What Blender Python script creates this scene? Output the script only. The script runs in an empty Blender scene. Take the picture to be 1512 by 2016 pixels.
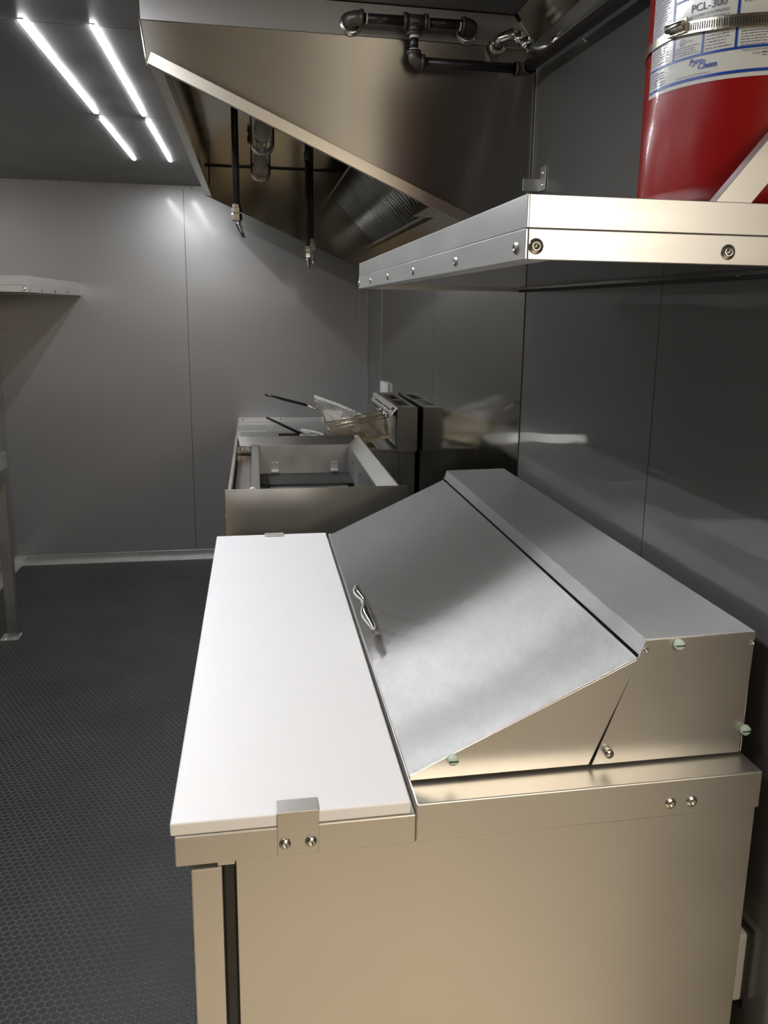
import bpy, bmesh, math, random
from mathutils import Vector, Matrix
random.seed(7)
S = bpy.context.scene
COL = S.collection
PI = math.pi

# ------------------------------------------------------------------ camera
cd = bpy.data.cameras.new('camera')
co = bpy.data.objects.new('camera', cd); COL.objects.link(co)
S.camera = co
YAW, PITCH, ROLL = 0.1786, -0.1991, 0.0156
fw = Vector((math.sin(YAW)*math.cos(PITCH), math.cos(YAW)*math.cos(PITCH), math.sin(PITCH)))
rt = Vector((math.cos(YAW), -math.sin(YAW), 0)); up = rt.cross(fw)
rt2 = math.cos(ROLL)*rt + math.sin(ROLL)*up; up2 = -math.sin(ROLL)*rt + math.cos(ROLL)*up
m = Matrix((rt2, up2, -fw)).transposed().to_4x4(); m.translation = Vector((0.105, -0.8559, 1.5409))
co.matrix_world = m
cd.sensor_fit = 'VERTICAL'; cd.sensor_height = 36.0; cd.sensor_width = 27.0
cd.lens = 1562.39/2016*36
cd.shift_x = (756-783.7)/2016; cd.shift_y = (924.4-1008)/2016
cd.clip_start = 0.02; cd.clip_end = 100

# ------------------------------------------------------------------ world, lamps, exposure
w = bpy.data.worlds.new('world'); S.world = w; w.use_nodes = True
w.node_tree.nodes['Background'].inputs[0].default_value = (1.0, 0.86, 0.68, 1)
w.node_tree.nodes['Background'].inputs[1].default_value = 0.05
S.view_settings.view_transform = 'Standard'; S.view_settings.look = 'None'
S.view_settings.gamma = 1; S.view_settings.use_curve_mapping = False
S.view_settings.exposure = 0.0
LED_STRENGTH = 145.0

def area(name, loc, target, sx, sy, power, col, spread=PI):
    l = bpy.data.lights.new(name, 'AREA'); l.shape = 'RECTANGLE'; l.size = sx; l.size_y = sy
    l.energy = power; l.color = col; l.spread = spread
    o = bpy.data.objects.new(name, l); COL.objects.link(o); o.location = loc
    o.rotation_euler = (Vector(target)-Vector(loc)).to_track_quat('-Z', 'Y').to_euler()
    return o
# the warm shop lamps behind the open end of the trailer
area('shop_lamp', (0.8, -1.9, 2.3), (0.8, -1.0, -0.3), 1.4, 0.5, 26, (1.0, 0.87, 0.70), 1.7)
area('shop_lamp', (2.2, -3.0, 2.4), (0.4, -5.5, 0.8), 1.2, 0.4, 66, (1.0, 0.88, 0.72))
area('shop_lamp', (1.1, -2.6, 1.9), (0.6, 0.0, 1.35), 1.0, 0.5, 2.8, (1.0, 0.88, 0.72), 1.0)

# ------------------------------------------------------------------ material helpers
MATS = {}
def mat(name, col=(.5,.5,.5), rough=.5, metal=0., coat=0., emit=None, es=0., bump=None, trans=0., ior=1.5, alpha=1., spec=None, aniso=0., var=None, coatr=.04, tang=None):
    """bump = (scale xyz, strength, detail); var = (scale xyz, amount) roughness/colour variation"""
    if name in MATS: return MATS[name]
    mt = bpy.data.materials.new(name); mt.use_nodes = True; nt = mt.node_tree
    b = nt.nodes['Principled BSDF']
    b.inputs['Base Color'].default_value = (*col, 1); b.inputs['Roughness'].default_value = rough
    b.inputs['Metallic'].default_value = metal; b.inputs['Coat Weight'].default_value = coat
    b.inputs['Coat Roughness'].default_value = coatr
    b.inputs['Transmission Weight'].default_value = trans; b.inputs['IOR'].default_value = ior
    b.inputs['Alpha'].default_value = alpha
    if spec is not None: b.inputs['Specular IOR Level'].default_value = spec
    if aniso: b.inputs['Anisotropic'].default_value = aniso
    if emit: b.inputs['Emission Color'].default_value = (*emit, 1); b.inputs['Emission Strength'].default_value = es
    if tang:
        tn = nt.nodes.new('ShaderNodeCombineXYZ')
        for i in range(3): tn.inputs[i].default_value = tang[i]
        nt.links.new(tn.outputs[0], b.inputs['Tangent'])
    tc = nt.nodes.new('ShaderNodeTexCoord')
    last = None
    for bp in (bump or []):
        sc, st, dist = bp
        mp = nt.nodes.new('ShaderNodeMapping'); mp.inputs['Scale'].default_value = sc
        n = nt.nodes.new('ShaderNodeTexNoise'); n.inputs['Scale'].default_value = 1; n.inputs['Detail'].default_value = 2
        bm_ = nt.nodes.new('ShaderNodeBump'); bm_.inputs['Strength'].default_value = st; bm_.inputs['Distance'].default_value = dist
        nt.links.new(tc.outputs['Object'], mp.inputs['Vector']); nt.links.new(mp.outputs[0], n.inputs['Vector'])
        nt.links.new(n.outputs['Fac'], bm_.inputs['Height'])
        if last: nt.links.new(last.outputs[0], bm_.inputs['Normal'])
        nt.links.new(bm_.outputs[0], b.inputs['Normal']); last = bm_
        if bp is bump[-1] and coat: nt.links.new(last.outputs[0], b.inputs['Coat Normal'])
    if var:
        sc, ra, ca = var
        mp = nt.nodes.new('ShaderNodeMapping'); mp.inputs['Scale'].default_value = sc
        n = nt.nodes.new('ShaderNodeTexNoise'); n.inputs['Scale'].default_value = 1; n.inputs['Detail'].default_value = 4
        nt.links.new(tc.outputs['Object'], mp.inputs['Vector']); nt.links.new(mp.outputs[0], n.inputs['Vector'])
        mr = nt.nodes.new('ShaderNodeMapRange'); mr.inputs[1].default_value = .3; mr.inputs[2].default_value = .7
        mr.inputs[3].default_value = max(.02, rough-ra); mr.inputs[4].default_value = rough+ra
        nt.links.new(n.outputs['Fac'], mr.inputs[0]); nt.links.new(mr.outputs[0], b.inputs['Roughness'])
        mx = nt.nodes.new('ShaderNodeMix'); mx.data_type = 'RGBA'
        mx.inputs[6].default_value = (*[c*(1-ca) for c in col], 1); mx.inputs[7].default_value = (*[min(1, c*(1+ca)) for c in col], 1)
        nt.links.new(n.outputs['Fac'], mx.inputs[0]); nt.links.new(mx.outputs[2], b.inputs['Base Color'])
    MATS[name] = mt
    return mt

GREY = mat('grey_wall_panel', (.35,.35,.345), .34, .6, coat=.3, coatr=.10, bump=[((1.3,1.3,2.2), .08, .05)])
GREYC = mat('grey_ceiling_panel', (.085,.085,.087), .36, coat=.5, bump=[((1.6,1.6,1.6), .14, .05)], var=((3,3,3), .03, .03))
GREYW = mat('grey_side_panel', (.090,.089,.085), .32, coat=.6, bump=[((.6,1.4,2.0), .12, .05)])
SEAM = mat('dark_joint', (.01,.01,.01), .7)
STEEL = mat('brushed_steel', (.50,.49,.46), .30, 1, bump=[((4,4,90), .03, .003)], var=((6,6,6), .03, .04))
STEELP = mat('satin_cabinet_steel', (.62,.60,.56), .37, .88, bump=[((1.4,1.4,1.4), .12, .02)], var=((5,5,9), .03, .04))
def grained(name, col, rough, an, tang, diff):
    """steel brushed along one direction: reflections smear across the grain"""
    mt = bpy.data.materials.new(name); mt.use_nodes = True; nt = mt.node_tree; LK = nt.links
    nt.nodes.remove(nt.nodes['Principled BSDF'])
    g = nt.nodes.new('ShaderNodeBsdfAnisotropic'); g.distribution = 'GGX'
    g.inputs['Color'].default_value = (*col, 1); g.inputs['Roughness'].default_value = rough; g.inputs['Anisotropy'].default_value = an
    t = nt.nodes.new('ShaderNodeCombineXYZ')
    for i in range(3): t.inputs[i].default_value = tang[i]
    LK.new(t.outputs[0], g.inputs['Tangent'])
    d = nt.nodes.new('ShaderNodeBsdfDiffuse')
    tc = nt.nodes.new('ShaderNodeTexCoord'); n = nt.nodes.new('ShaderNodeTexNoise'); n.inputs['Scale'].default_value = 420; n.inputs['Detail'].default_value = 1
    LK.new(tc.outputs['Object'], n.inputs['Vector'])
    mx = nt.nodes.new('ShaderNodeMix'); mx.data_type = 'RGBA'
    mx.inputs[6].default_value = (*[c*.93 for c in col], 1); mx.inputs[7].default_value = (*[c*1.07 for c in col], 1)
    LK.new(n.outputs['Fac'], mx.inputs[0]); LK.new(mx.outputs[2], g.inputs['Color']); LK.new(mx.outputs[2], d.inputs['Color'])
    m_ = nt.nodes.new('ShaderNodeMixShader'); m_.inputs[0].default_value = diff
    LK.new(g.outputs[0], m_.inputs[1]); LK.new(d.outputs[0], m_.inputs[2])
    LK.new(m_.outputs[0], nt.nodes['Material Output'].inputs['Surface'])
    return mt
STEELD = grained('grained_lid_steel', (.56,.56,.55), .26, .86, (0,1,0), .14)
HOODM = mat('hood_steel', (.48,.465,.42), .40, 1, aniso=1.0, tang=(0,0,1), bump=[((1.6,1.6,.6), .06, .03)], var=((5,5,.6), .03, .06))
HOODI = mat('hood_inner_steel', (.56,.53,.46), .17, 1, bump=[((1.6,1.6,1.6), .06, .03)], var=((9,9,9), .03, .10))
MIRR = mat('polished_backsplash_steel', (.30,.295,.27), .10, 1, bump=[((.5,1.2,3.0), .16, .05)], var=((3,3,3), .03, .05))
ALU = mat('mill_aluminium', (.60,.60,.59), .36, .84, var=((5,5,30), .04, .05))
ALUD = mat('dull_aluminium', (.50,.50,.49), .40, 1, var=((8,8,8), .07, .12))
ALUB = mat('shelf_sheet_aluminium', (.50,.50,.48), .09, 1, bump=[((1.5,2.5,1.5), .08, .02)])
CHROME = mat('chrome', (.75,.74,.71), .12, 1)
ZINC = mat('zinc_screw', (.62,.60,.55), .25, 1)
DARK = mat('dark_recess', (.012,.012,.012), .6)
GASK = mat('black_gasket', (.015,.015,.015), .45)
HDPE = mat('white_board_plastic', (.80,.80,.81), .42)
HDPE.node_tree.nodes['Principled BSDF'].inputs['Subsurface Weight'].default_value = .15
HDPE.node_tree.nodes['Principled BSDF'].inputs['Subsurface Scale'].default_value = .01
NYL = mat('pale_green_nylon', (.47,.60,.50), .5)
IRON = mat('black_iron_pipe', (.016,.014,.014), .35, bump=[((90,90,90), .1, .001)])
IRONF = mat('malleable_iron_fitting', (.10,.085,.075), .42, .6, bump=[((160,160,160), .3, .001)])
THREAD = mat('white_thread_tape', (.75,.74,.72), .6)
RED = mat('red_tank_enamel', (.27,.004,.005), .25, coat=.45, bump=[((260,260,260), .10, .0008)])
LABEL = mat('label_paper', (.66,.67,.64), .16, coat=.6, bump=[((26,26,26), .10, .004)])
BLUE = mat('label_blue', (.012,.06,.33), .3)
INKM = mat('label_ink', (.10,.12,.22), .5)
BRASS = mat('band_clamp_steel', (.52,.49,.41), .26, 1)
WIRE = mat('basket_wire', (.55,.47,.33), .25, 1)
BLKP = mat('black_handle_plastic', (.012,.012,.012), .3)
GLASS = mat('clear_globe_glass', (1,1,1), .02, trans=1, ior=1.45)
FROST = mat('frosted_bulb', (.6,.58,.54), .5)
BAG = mat('clear_plastic_bag', (.95,.95,.93), .18, trans=.6, ior=1.25, alpha=.38, bump=[((60,60,60), .8, .01)])
WHITEP = mat('white_plastic', (.72,.72,.70), .45)
PAPER = mat('printed_paper', (.62,.61,.56), .6)
FILT = mat('baffle_steel', (.33,.33,.31), .30, 1)
LEDM = mat('led_diffuser', (1,1,1), .5, emit=(.96,.97,1.0), es=LED_STRENGTH)
CONC = mat('shop_concrete', (.50,.46,.40), .8, bump=[((14,14,14), .2, .01)], var=((2,2,2), .05, .1))
SHOPW = mat('shop_wall_paint', (.62,.52,.38), .8, bump=[((10,10,10), .1, .01)])
RAMPM = mat('ramp_plywood', (.62,.54,.42), .6, bump=[((2,60,60), .2, .003)], var=((1,12,12), .05, .12))

def rubber():
    mt = bpy.data.materials.new('coin_rubber_floor'); mt.use_nodes = True; nt = mt.node_tree; L = nt.links
    b = nt.nodes['Principled BSDF']
    tc = nt.nodes.new('ShaderNodeTexCoord')
    def vm(op, a, bb=None):
        n = nt.nodes.new('ShaderNodeVectorMath'); n.operation = op
        if isinstance(a, tuple): n.inputs[0].default_value = a
        else: L.new(a, n.inputs[0])
        if bb is not None:
            if isinstance(bb, tuple): n.inputs[1].default_value = bb
            else: L.new(bb, n.inputs[1])
        return n
    P = .0205
    ds = []
    rotm = nt.nodes.new('ShaderNodeMapping'); rotm.inputs['Rotation'].default_value = (0, 0, 0.0)
    L.new(tc.outputs['Object'], rotm.inputs['Vector'])
    for off in ((0,0,0), (.5,.5,0)):
        s = vm('MULTIPLY', rotm.outputs[0], (1/P, 1/(P*1.7320508), 0))
        a = vm('ADD', s.outputs[0], off)
        f = vm('FRACTION', a.outputs[0])
        c = vm('SUBTRACT', f.outputs[0], (.5,.5,0))
        k = vm('MULTIPLY', c.outputs[0], (1, 1.7320508, 0))
        l = vm('LENGTH', k.outputs[0]); ds.append(l.outputs['Value'])
    mn = nt.nodes.new('ShaderNodeMath'); mn.operation = 'MINIMUM'; L.new(ds[0], mn.inputs[0]); L.new(ds[1], mn.inputs[1])
    mr = nt.nodes.new('ShaderNodeMapRange'); mr.interpolation_type = 'SMOOTHSTEP'
    mr.inputs[1].default_value = .40; mr.inputs[2].default_value = .49; mr.inputs[3].default_value = 1; mr.inputs[4].default_value = 0
    L.new(mn.outputs[0], mr.inputs[0])
    bp = nt.nodes.new('ShaderNodeBump'); bp.inputs['Strength'].default_value = 1; bp.inputs['Distance'].default_value = .0012
    L.new(mr.outputs[0], bp.inputs['Height']); L.new(bp.outputs[0], b.inputs['Normal'])
    n = nt.nodes.new('ShaderNodeTexNoise'); n.inputs['Scale'].default_value = 3.5; n.inputs['Detail'].default_value = 5
    L.new(tc.outputs['Object'], n.inputs['Vector'])
    mx = nt.nodes.new('ShaderNodeMix'); mx.data_type = 'RGBA'; mx.inputs[6].default_value = (.095,.095,.088,1); mx.inputs[7].default_value = (.020,.021,.0185,1)  # lighter groove colour paints in the sheen of the grooves
    L.new(mr.outputs[0], mx.inputs[0])
    mx2 = nt.nodes.new('ShaderNodeMix'); mx2.data_type = 'RGBA'; mx2.blend_type = 'MULTIPLY'; mx2.inputs[0].default_value = .5
    L.new(mx.outputs[2], mx2.inputs[6])
    cr = nt.nodes.new('ShaderNodeMapRange'); cr.inputs[1].default_value = .35; cr.inputs[2].default_value = .6; cr.inputs[3].default_value = .5; cr.inputs[4].default_value = 1.1
    L.new(n.outputs['Fac'], cr.inputs[0]); L.new(cr.outputs[0], mx2.inputs[7]); L.new(mx2.outputs[2], b.inputs['Base Color'])
    b.inputs['Roughness'].default_value = .5
    return mt
RUBBER = rubber()

# ------------------------------------------------------------------ geometry helpers
def box(bm, x0, x1, y0, y1, z0, z1):
    vs = [bm.verts.new((x, y, z)) for x in (x0, x1) for y in (y0, y1) for z in (z0, z1)]
    for f in ((0,1,3,2), (4,6,7,5), (0,4,5,1), (2,3,7,6), (0,2,6,4), (1,5,7,3)): bm.faces.new([vs[i] for i in f])
def prism(bm, poly, axis, a, b):
    """poly in the two remaining axes (x,z for 'y'; y,z for 'x'; x,y for 'z')"""
    def v(p, t):
        if axis == 'y': return (p[0], t, p[1])
        if axis == 'x': return (t, p[0], p[1])
        return (p[0], p[1], t)
    A = [bm.verts.new(v(p, a)) for p in poly]; B = [bm.verts.new(v(p, b)) for p in poly]
    n = len(poly); bm.faces.new(A[::-1]); bm.faces.new(B)
    for i in range(n): bm.faces.new((A[i], A[(i+1) % n], B[(i+1) % n], B[i]))
def tube(bm, pts, r, seg=12, caps=True):
    pts = [Vector(p) for p in pts]; rings = []
    rs = r if isinstance(r, (list, tuple)) else [r]*len(pts)
    prevn = None
    for i, p in enumerate(pts):
        if i == 0: d = pts[1]-pts[0]
        elif i == len(pts)-1: d = pts[-1]-pts[-2]
        else: d = (pts[i+1]-p).normalized() + (p-pts[i-1]).normalized()
        d.normalize()
        if prevn is None:
            n = d.orthogonal().normalized()
        else:
            n = (prevn - d*prevn.dot(d)).normalized()
        prevn = n; b = d.cross(n)
        rings.append([bm.verts.new(p + rs[i]*(math.cos(2*PI*k/seg)*n + math.sin(2*PI*k/seg)*b)) for k in range(seg)])
    for a, b in zip(rings, rings[1:]):
        for k in range(seg):
            f = bm.faces.new((a[k], a[(k+1) % seg], b[(k+1) % seg], b[k])); f.smooth = True
    if caps: bm.faces.new(rings[0][::-1]); bm.faces.new(rings[-1])
def lathe(bm, prof, c, axis='z', seg=32, smooth=True):
    """prof: (radius, height) pairs along the axis from centre c"""
    c = Vector(c); rings = []
    ax = {'z': (Vector((1,0,0)), Vector((0,1,0)), Vector((0,0,1))), 'y': (Vector((1,0,0)), Vector((0,0,1)), Vector((0,-1,0))),
          'x': (Vector((0,1,0)), Vector((0,0,1)), Vector((1,0,0)))}[axis]
    for r, h in prof:
        rings.append([bm.verts.new(c + ax[2]*h + max(r, 1e-5)*(math.cos(2*PI*k/seg)*ax[0] + math.sin(2*PI*k/seg)*ax[1])) for k in range(seg)])
    for a, b in zip(rings, rings[1:]):
        for k in range(seg):
            f = bm.faces.new((a[k], a[(k+1) % seg], b[(k+1) % seg], b[k])); f.smooth = smooth
    bm.faces.new(rings[0][::-1]); bm.faces.new(rings[-1])
def orbox(bm, p0, p1, u, hw, v, hv):
    """bar from p0 to p1 with half sizes along unit vectors u, v"""
    p0, p1, u, v = Vector(p0), Vector(p1), Vector(u).normalized(), Vector(v).normalized()
    vs = [bm.verts.new(p + su*hw*u + sv*hv*v) for p in (p0, p1) for su, sv in ((-1,-1), (1,-1), (1,1), (-1,1))]
    bm.faces.new(vs[3::-1]); bm.faces.new(vs[4:])
    for i in range(4): bm.faces.new((vs[i], vs[(i+1) % 4], vs[4+(i+1) % 4], vs[4+i]))
def obj(name, bm, m, parent=None, bev=0, label=None, seg=2, origin=None):
    bmesh.ops.recalc_face_normals(bm, faces=bm.faces)
    me = bpy.data.meshes.new(name)
    par = Vector(parent.location) if parent is not None else None
    org = Vector(origin) if origin is not None else None
    if parent is not None:
        # the parent chain: parts are built in world coordinates
        wp = Vector((0,0,0)); q = parent
        while q is not None: wp += Vector(q.location); q = q.parent
        bmesh.ops.translate(bm, verts=bm.verts, vec=-wp)
    elif org is not None: bmesh.ops.translate(bm, verts=bm.verts, vec=-org)
    bm.to_mesh(me); bm.free()
    me.materials.append(m)
    o = bpy.data.objects.new(name, me); COL.objects.link(o)
    if parent is not None: o.parent = parent
    elif org is not None: o.location = org
    if bev:
        md = o.modifiers.new('bevel', 'BEVEL'); md.width = bev; md.segments = seg; md.limit_method = 'ANGLE'; md.angle_limit = .6
        md.harden_normals = False
    if label: o['label'] = label
    return o
def B(): return bmesh.new()
def thing(name, label, cat, loc=(0,0,0), group=None):
    o = bpy.data.objects.new(name, None); COL.objects.link(o); o.location = loc
    o.empty_display_size = .05
    return tag(o, label, cat, group)
def tag(o, label, cat, group=None):
    o['label'] = label; o['category'] = cat
    if group: o['group'] = group
    return o
def struct(name, bm, m, bev=0):
    o = obj(name, bm, m, bev=bev); o['kind'] = 'structure'; return o
def boxo(name, b, m, parent=None, bev=0, label=None):
    bm = B(); box(bm, *b); return obj(name, bm, m, parent, bev, label)
def copy_tree(o, parent=None):
    c = o.copy(); COL.objects.link(c); c.parent = parent
    for ch in list(o.children): copy_tree(ch, c)
    return c
def screw(c, nrm, r=.0055, parent=None, m=ZINC, name='screw', h=.003, phillips=True):
    """pan-head screw; nrm is an axis string like '-y', '-x', '+z'"""
    bm = B(); ax = nrm[1]; sg = -1 if nrm[0] == '-' else 1
    if ax == 'y': sg = -sg      # lathe 'y' runs towards -y
    prof = [(r*1.25, 0), (r*1.25, sg*h*.2), (r, sg*h*.35), (r*.8, sg*h*.85), (r*.45, sg*h), (r*.42, sg*h*.55), (.0001, sg*h*.45)]
    if not phillips: prof = [(r, 0), (r, sg*h*.8), (r*.85, sg*h), (.0001, sg*h)]
    lathe(bm, prof, c, ax, 14)
    return obj(name, bm, m, parent)

W, YF, XL, ZC = .784, 4.051, -1.335, 2.224
YEND = -.32      # open end of the trailer

# ------------------------------------------------------------------ the setting
bm = B(); box(bm, XL-.05, W+.05, -.06, YF+.05, -.05, 0); struct('floor', bm, RUBBER)
bm = B(); box(bm, XL-.05, W+.05, YEND, -.062, -.05, 0); struct('bounce_strip', bm, RAMPM)  # unseen pale floor strip, added to brighten the reflection in the cabinet end
# right wall: painted panels with dark joints (seams at y=.4206 and 1.117) then the strip beyond the steel sheet
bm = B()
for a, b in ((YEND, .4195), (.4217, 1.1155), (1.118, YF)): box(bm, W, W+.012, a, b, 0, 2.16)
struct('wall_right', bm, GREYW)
bm = B(); box(bm, W+.012, W+.06, YEND, YF+.06, -.05, 2.3); o = struct('trim_1', bm, SEAM)
# far wall with one seam at x=-.283
bm = B()
for a, b in ((XL-.02, -.2842), (-.2818, W)): box(bm, a, b, YF, YF+.012, 0, 2.217)
struct('wall_far', bm, GREY)
bm = B(); box(bm, XL-.06, W+.06, YF+.012, YF+.06, -.05, 2.3); struct('trim_2', bm, SEAM)
bm = B(); box(bm, XL-.05, XL, YEND, YF, 0, ZC); struct('wall_left', bm, GREY)
# ceiling sheets, joints at y 1.41 and 2.40, and a lower sheet along the far wall
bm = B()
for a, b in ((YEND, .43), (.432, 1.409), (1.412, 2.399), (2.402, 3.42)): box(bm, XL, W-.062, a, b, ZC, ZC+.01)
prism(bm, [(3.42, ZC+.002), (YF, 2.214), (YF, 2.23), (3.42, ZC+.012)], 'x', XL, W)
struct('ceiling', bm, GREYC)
bm = B(); box(bm, XL-.06, W+.06, YEND, YF+.06, ZC+.012, ZC+.08); struct('trim_3', bm, SEAM)
# slanted cove sheet along the right wall
bm = B(); prism(bm, [(W-.064, ZC+.006), (W, 2.150), (W+.01, 2.158), (W-.056, ZC+.012)], 'y', YEND, YF)
struct('trim_4', bm, HOODI)
# aluminium angle under the cove and its lip
bm = B(); prism(bm, [(W, 2.118), (W-.003, 2.118), (W-.003, 2.143), (W-.016, 2.160), (W-.014, 2.163), (W, 2.148)], 'y', YEND, 1.10)
struct('trim_5', bm, ALUD)
# far wall top angle, corner angles
bm = B(); box(bm, XL, W, YF-.002, YF, 2.192, 2.214); struct('trim_6', bm, GREY)
for x in (-.95, -.69, -.235, .3): screw((x, YF-.002, 2.206), '-y', .004, None, name='screw')['kind'] = 'structure'
bm = B(); box(bm, W-.05, W, YF-.0025, YF, .05, 2.2); box(bm, W-.0025, W, YF-.05, YF, .05, 2.2); struct('trim_7', bm, GREY, .001)
bm = B(); box(bm, XL, XL+.05, YF-.0025, YF, .05, 2.2); box(bm, XL, XL+.0025, YF-.05, YF, .05, 2.2); struct('trim_8', bm, GREY, .001)
# baseboard angles
bm = B(); box(bm, XL, W, YF-.003, YF, 0, .051); box(bm, XL, W, YF-.045, YF-.003, 0, .003); struct('baseboard_far', bm, ALU, .001)
bm = B(); box(bm, XL, XL+.003, YEND, YF-.003, 0, .051); box(bm, XL+.003, XL+.04, YEND, YF-.045, 0, .003); struct('baseboard_left', bm, ALU, .001)
bm = B(); box(bm, W-.003, W, YEND, YF-.003, 0, .051); struct('baseboard_right', bm, ALU, .001)
for x in (-1.29, -1.02, -.62, -.24, .15, .5):
    screw((x, YF-.003, .036), '-y', .004)['kind'] = 'structure'
for x in (-.62, -.24): screw((x, YF-.022, .003), '+z', .004)['kind'] = 'structure'
for z in (.12, .42, 1.0, 1.4): screw((XL+.03, YF-.0025, z), '-y', .004)['kind'] = 'structure'
# the shop behind the open end: ramp, ground, wall
bm = B(); prism(bm, [(YEND, -.001), (YEND, -.05), (-2.1, -.52), (-2.1, -.47)], 'x', XL, W+.02); struct('trim_9', bm, RAMPM)
bm = B(); box(bm, -5, 5, -6, YEND-.05, -.6, -.525); struct('floor_shop', bm, CONC)
bm = B(); box(bm, -5, 5, -6.1, -6, -.6, 4.2); struct('wall_shop', bm, SHOPW)

# ------------------------------------------------------------------ steel sheets on the right wall
t = thing('backsplash_panel', 'polished stainless sheet covering the right wall under the hood', 'wall panel', (W, 2.2, 0))
for a, b in ((1.119, 2.159), (2.161, 3.053), (3.055, 3.45)):
    boxo('sheet', (W-.0022, W-.0004, a, b, .06, 1.75), MIRR, t, .0004)
boxo('edge_trim', (W-.006, W-.0022, 3.44, 3.456, .06, 1.72), ALUD, t, .001)

# ------------------------------------------------------------------ sandwich prep table
PT = thing('prep_table', 'stainless refrigerated sandwich prep table with sloping lid against the right wall', 'prep table', (.38, .6, 0))
L = 1.2097
boxo('cabinet', (.070, .757, .003, L-.005, .13, .8925), STEELP, PT, .0012)
boxo('gasket', (.054, .070, .012, L-.012, .145, .885), GASK, PT, .003)
for a, b in ((.003, .601), (.605, L-.004)):
    d = boxo('door', (.017, .0535, a, b, .14, .8835), STEELP, PT, .002)
    boxo('handle_recess', (.0155, .0172, a+.06, b-.06, .845, .872), GASK, d, .0005)
boxo('hinge', (.048, .069, .005, .03, .884, .8915), ZINC, PT, .001)
# worktop: low front deck and raised rear deck with folded aprons
bm = B(); box(bm, 0, .289, 0, L, .8916, .931); obj('front_deck', bm, STEELP, PT, .0018)
bm = B(); box(bm, .2893, .760, 0, L, .8916, .9446); obj('rear_deck', bm, STEELP, PT, .0018)
for x in (.6295, .660): screw((x, -.0002, .911), '-y', .0062, PT)
# lid
lidp = [(.2885, .949), (.2895, .956), (.5905, 1.0965), (.5925, 1.0945), (.536, .949)]
bm = B(); prism(bm, [(.2885, .9495), (.2893, .9560), (.5905, 1.0965), (.5915, 1.0935), (.5318, .9495)], 'y', .045, .0465)
prism(bm, [(.2885, .9495), (.2893, .9560), (.5905, 1.0965), (.5915, 1.0935), (.5318, .9495)], 'y', L-.055, L-.0535)
prism(bm, [(.2885, .9495), (.2882, .9562), (.5905, 1.0980), (.5915, 1.0945), (.2920, .9540), (.2915, .9495)], 'y', .0448, L-.0532)
lid = obj('lid', bm, STEELD, PT, .0006)
bm = B()   # black sheet added to close the underside so no light leaks through
box(bm, .30, .58, .06, L-.07, .9452, .950); obj('lid_light_stop', bm, GASK, lid)
# curved bar handle with two standoffs
bm = B(); hp = []; hr = []
for i in range(25):
    q = i/24; y = .672-.232*q; lift = .024+.007*math.sin(PI*q)
    hp.append((.2960+.003*math.cos(4*PI*q), y, .9735+lift-.006)); hr.append(.0036+.0046*abs(math.sin(2*PI*q)))
tube(bm, hp, hr, 12)
hd = obj('handle', bm, CHROME, lid, 0, 'bowed chrome pull handle')
for y in (.500, .606):
    bm = B(); tube(bm, [(.3110, y, .9625), (.2985, y, .992)], [.0065, .0042], 12); obj('standoff', bm, CHROME, hd)
# fixed rear housing
bm = B(); prism(bm, [(.536, .9488), (.5925, 1.1008), (.6005, 1.1225), (.7575, 1.1245), (.7525, .9488)], 'y', .0445, .0465)
prism(bm, [(.536, .9488), (.5925, 1.1008), (.6005, 1.1225), (.7575, 1.1245), (.7525, .9488)], 'y', L-.055, L-.053)
prism(bm, [(.5930, 1.1008), (.6000, 1.1233), (.7575, 1.1256), (.7560, .9488), (.7545, .9488), (.7560, 1.1230), (.6015, 1.1208), (.5945, 1.1004)], 'y', .0440, L-.0525)
hs = obj('rear_housing', bm, STEELD, PT, .0006)
bm = B(); prism(bm, [(.548, .950), (.600, 1.09), (.602, 1.115), (.745, 1.115), (.745, .950)], 'y', .047, L-.056); obj('inner_liner', bm, GASK, hs)
bm = B(); prism(bm, [(.536, .9488), (.5925, 1.1008), (.6005, 1.1225), (.7575, 1.1245), (.7525, .9488)], 'y', .0428, .0444)
obj('end_panel', bm, STEELP, hs, .0005)
bm = B(); prism(bm, [(.2885, .9495), (.2893, .9560), (.5895, 1.0960), (.5905, 1.0935), (.5318, .9495)], 'y', .0432, .0449)
obj('end_panel', bm, STEELP, lid, .0005)
for x, z, q in ((.645, 1.1155, hs), (.755, .984, hs), (.344, .9765, lid)):
    bm = B(); lathe(bm, [(.0065, 0), (.0075, .002), (.0070, .007), (.004, .0085), (.0001, .0088)], (x, .0428, z), 'y', 16)
    bmp = obj('bumper', bm, NYL, q, 0, 'pale green slotted nylon bumper screw')
    boxo('slot', (x-.006, x+.006, .0333, .0345, z-.0007, z+.0007), GASK, bmp)
bm = B(); lathe(bm, [(.006, 0), (.0065, .005), (.006, .0095), (.0001, .0098)], (.556, .0428, .968), 'y', 18); obj('pin', bm, ZINC, hs)
screw((.6005, .0428, 1.1085), '-y', .0032, hs); screw((.7535, .0428, 1.110), '-y', .0032, hs)
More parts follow.
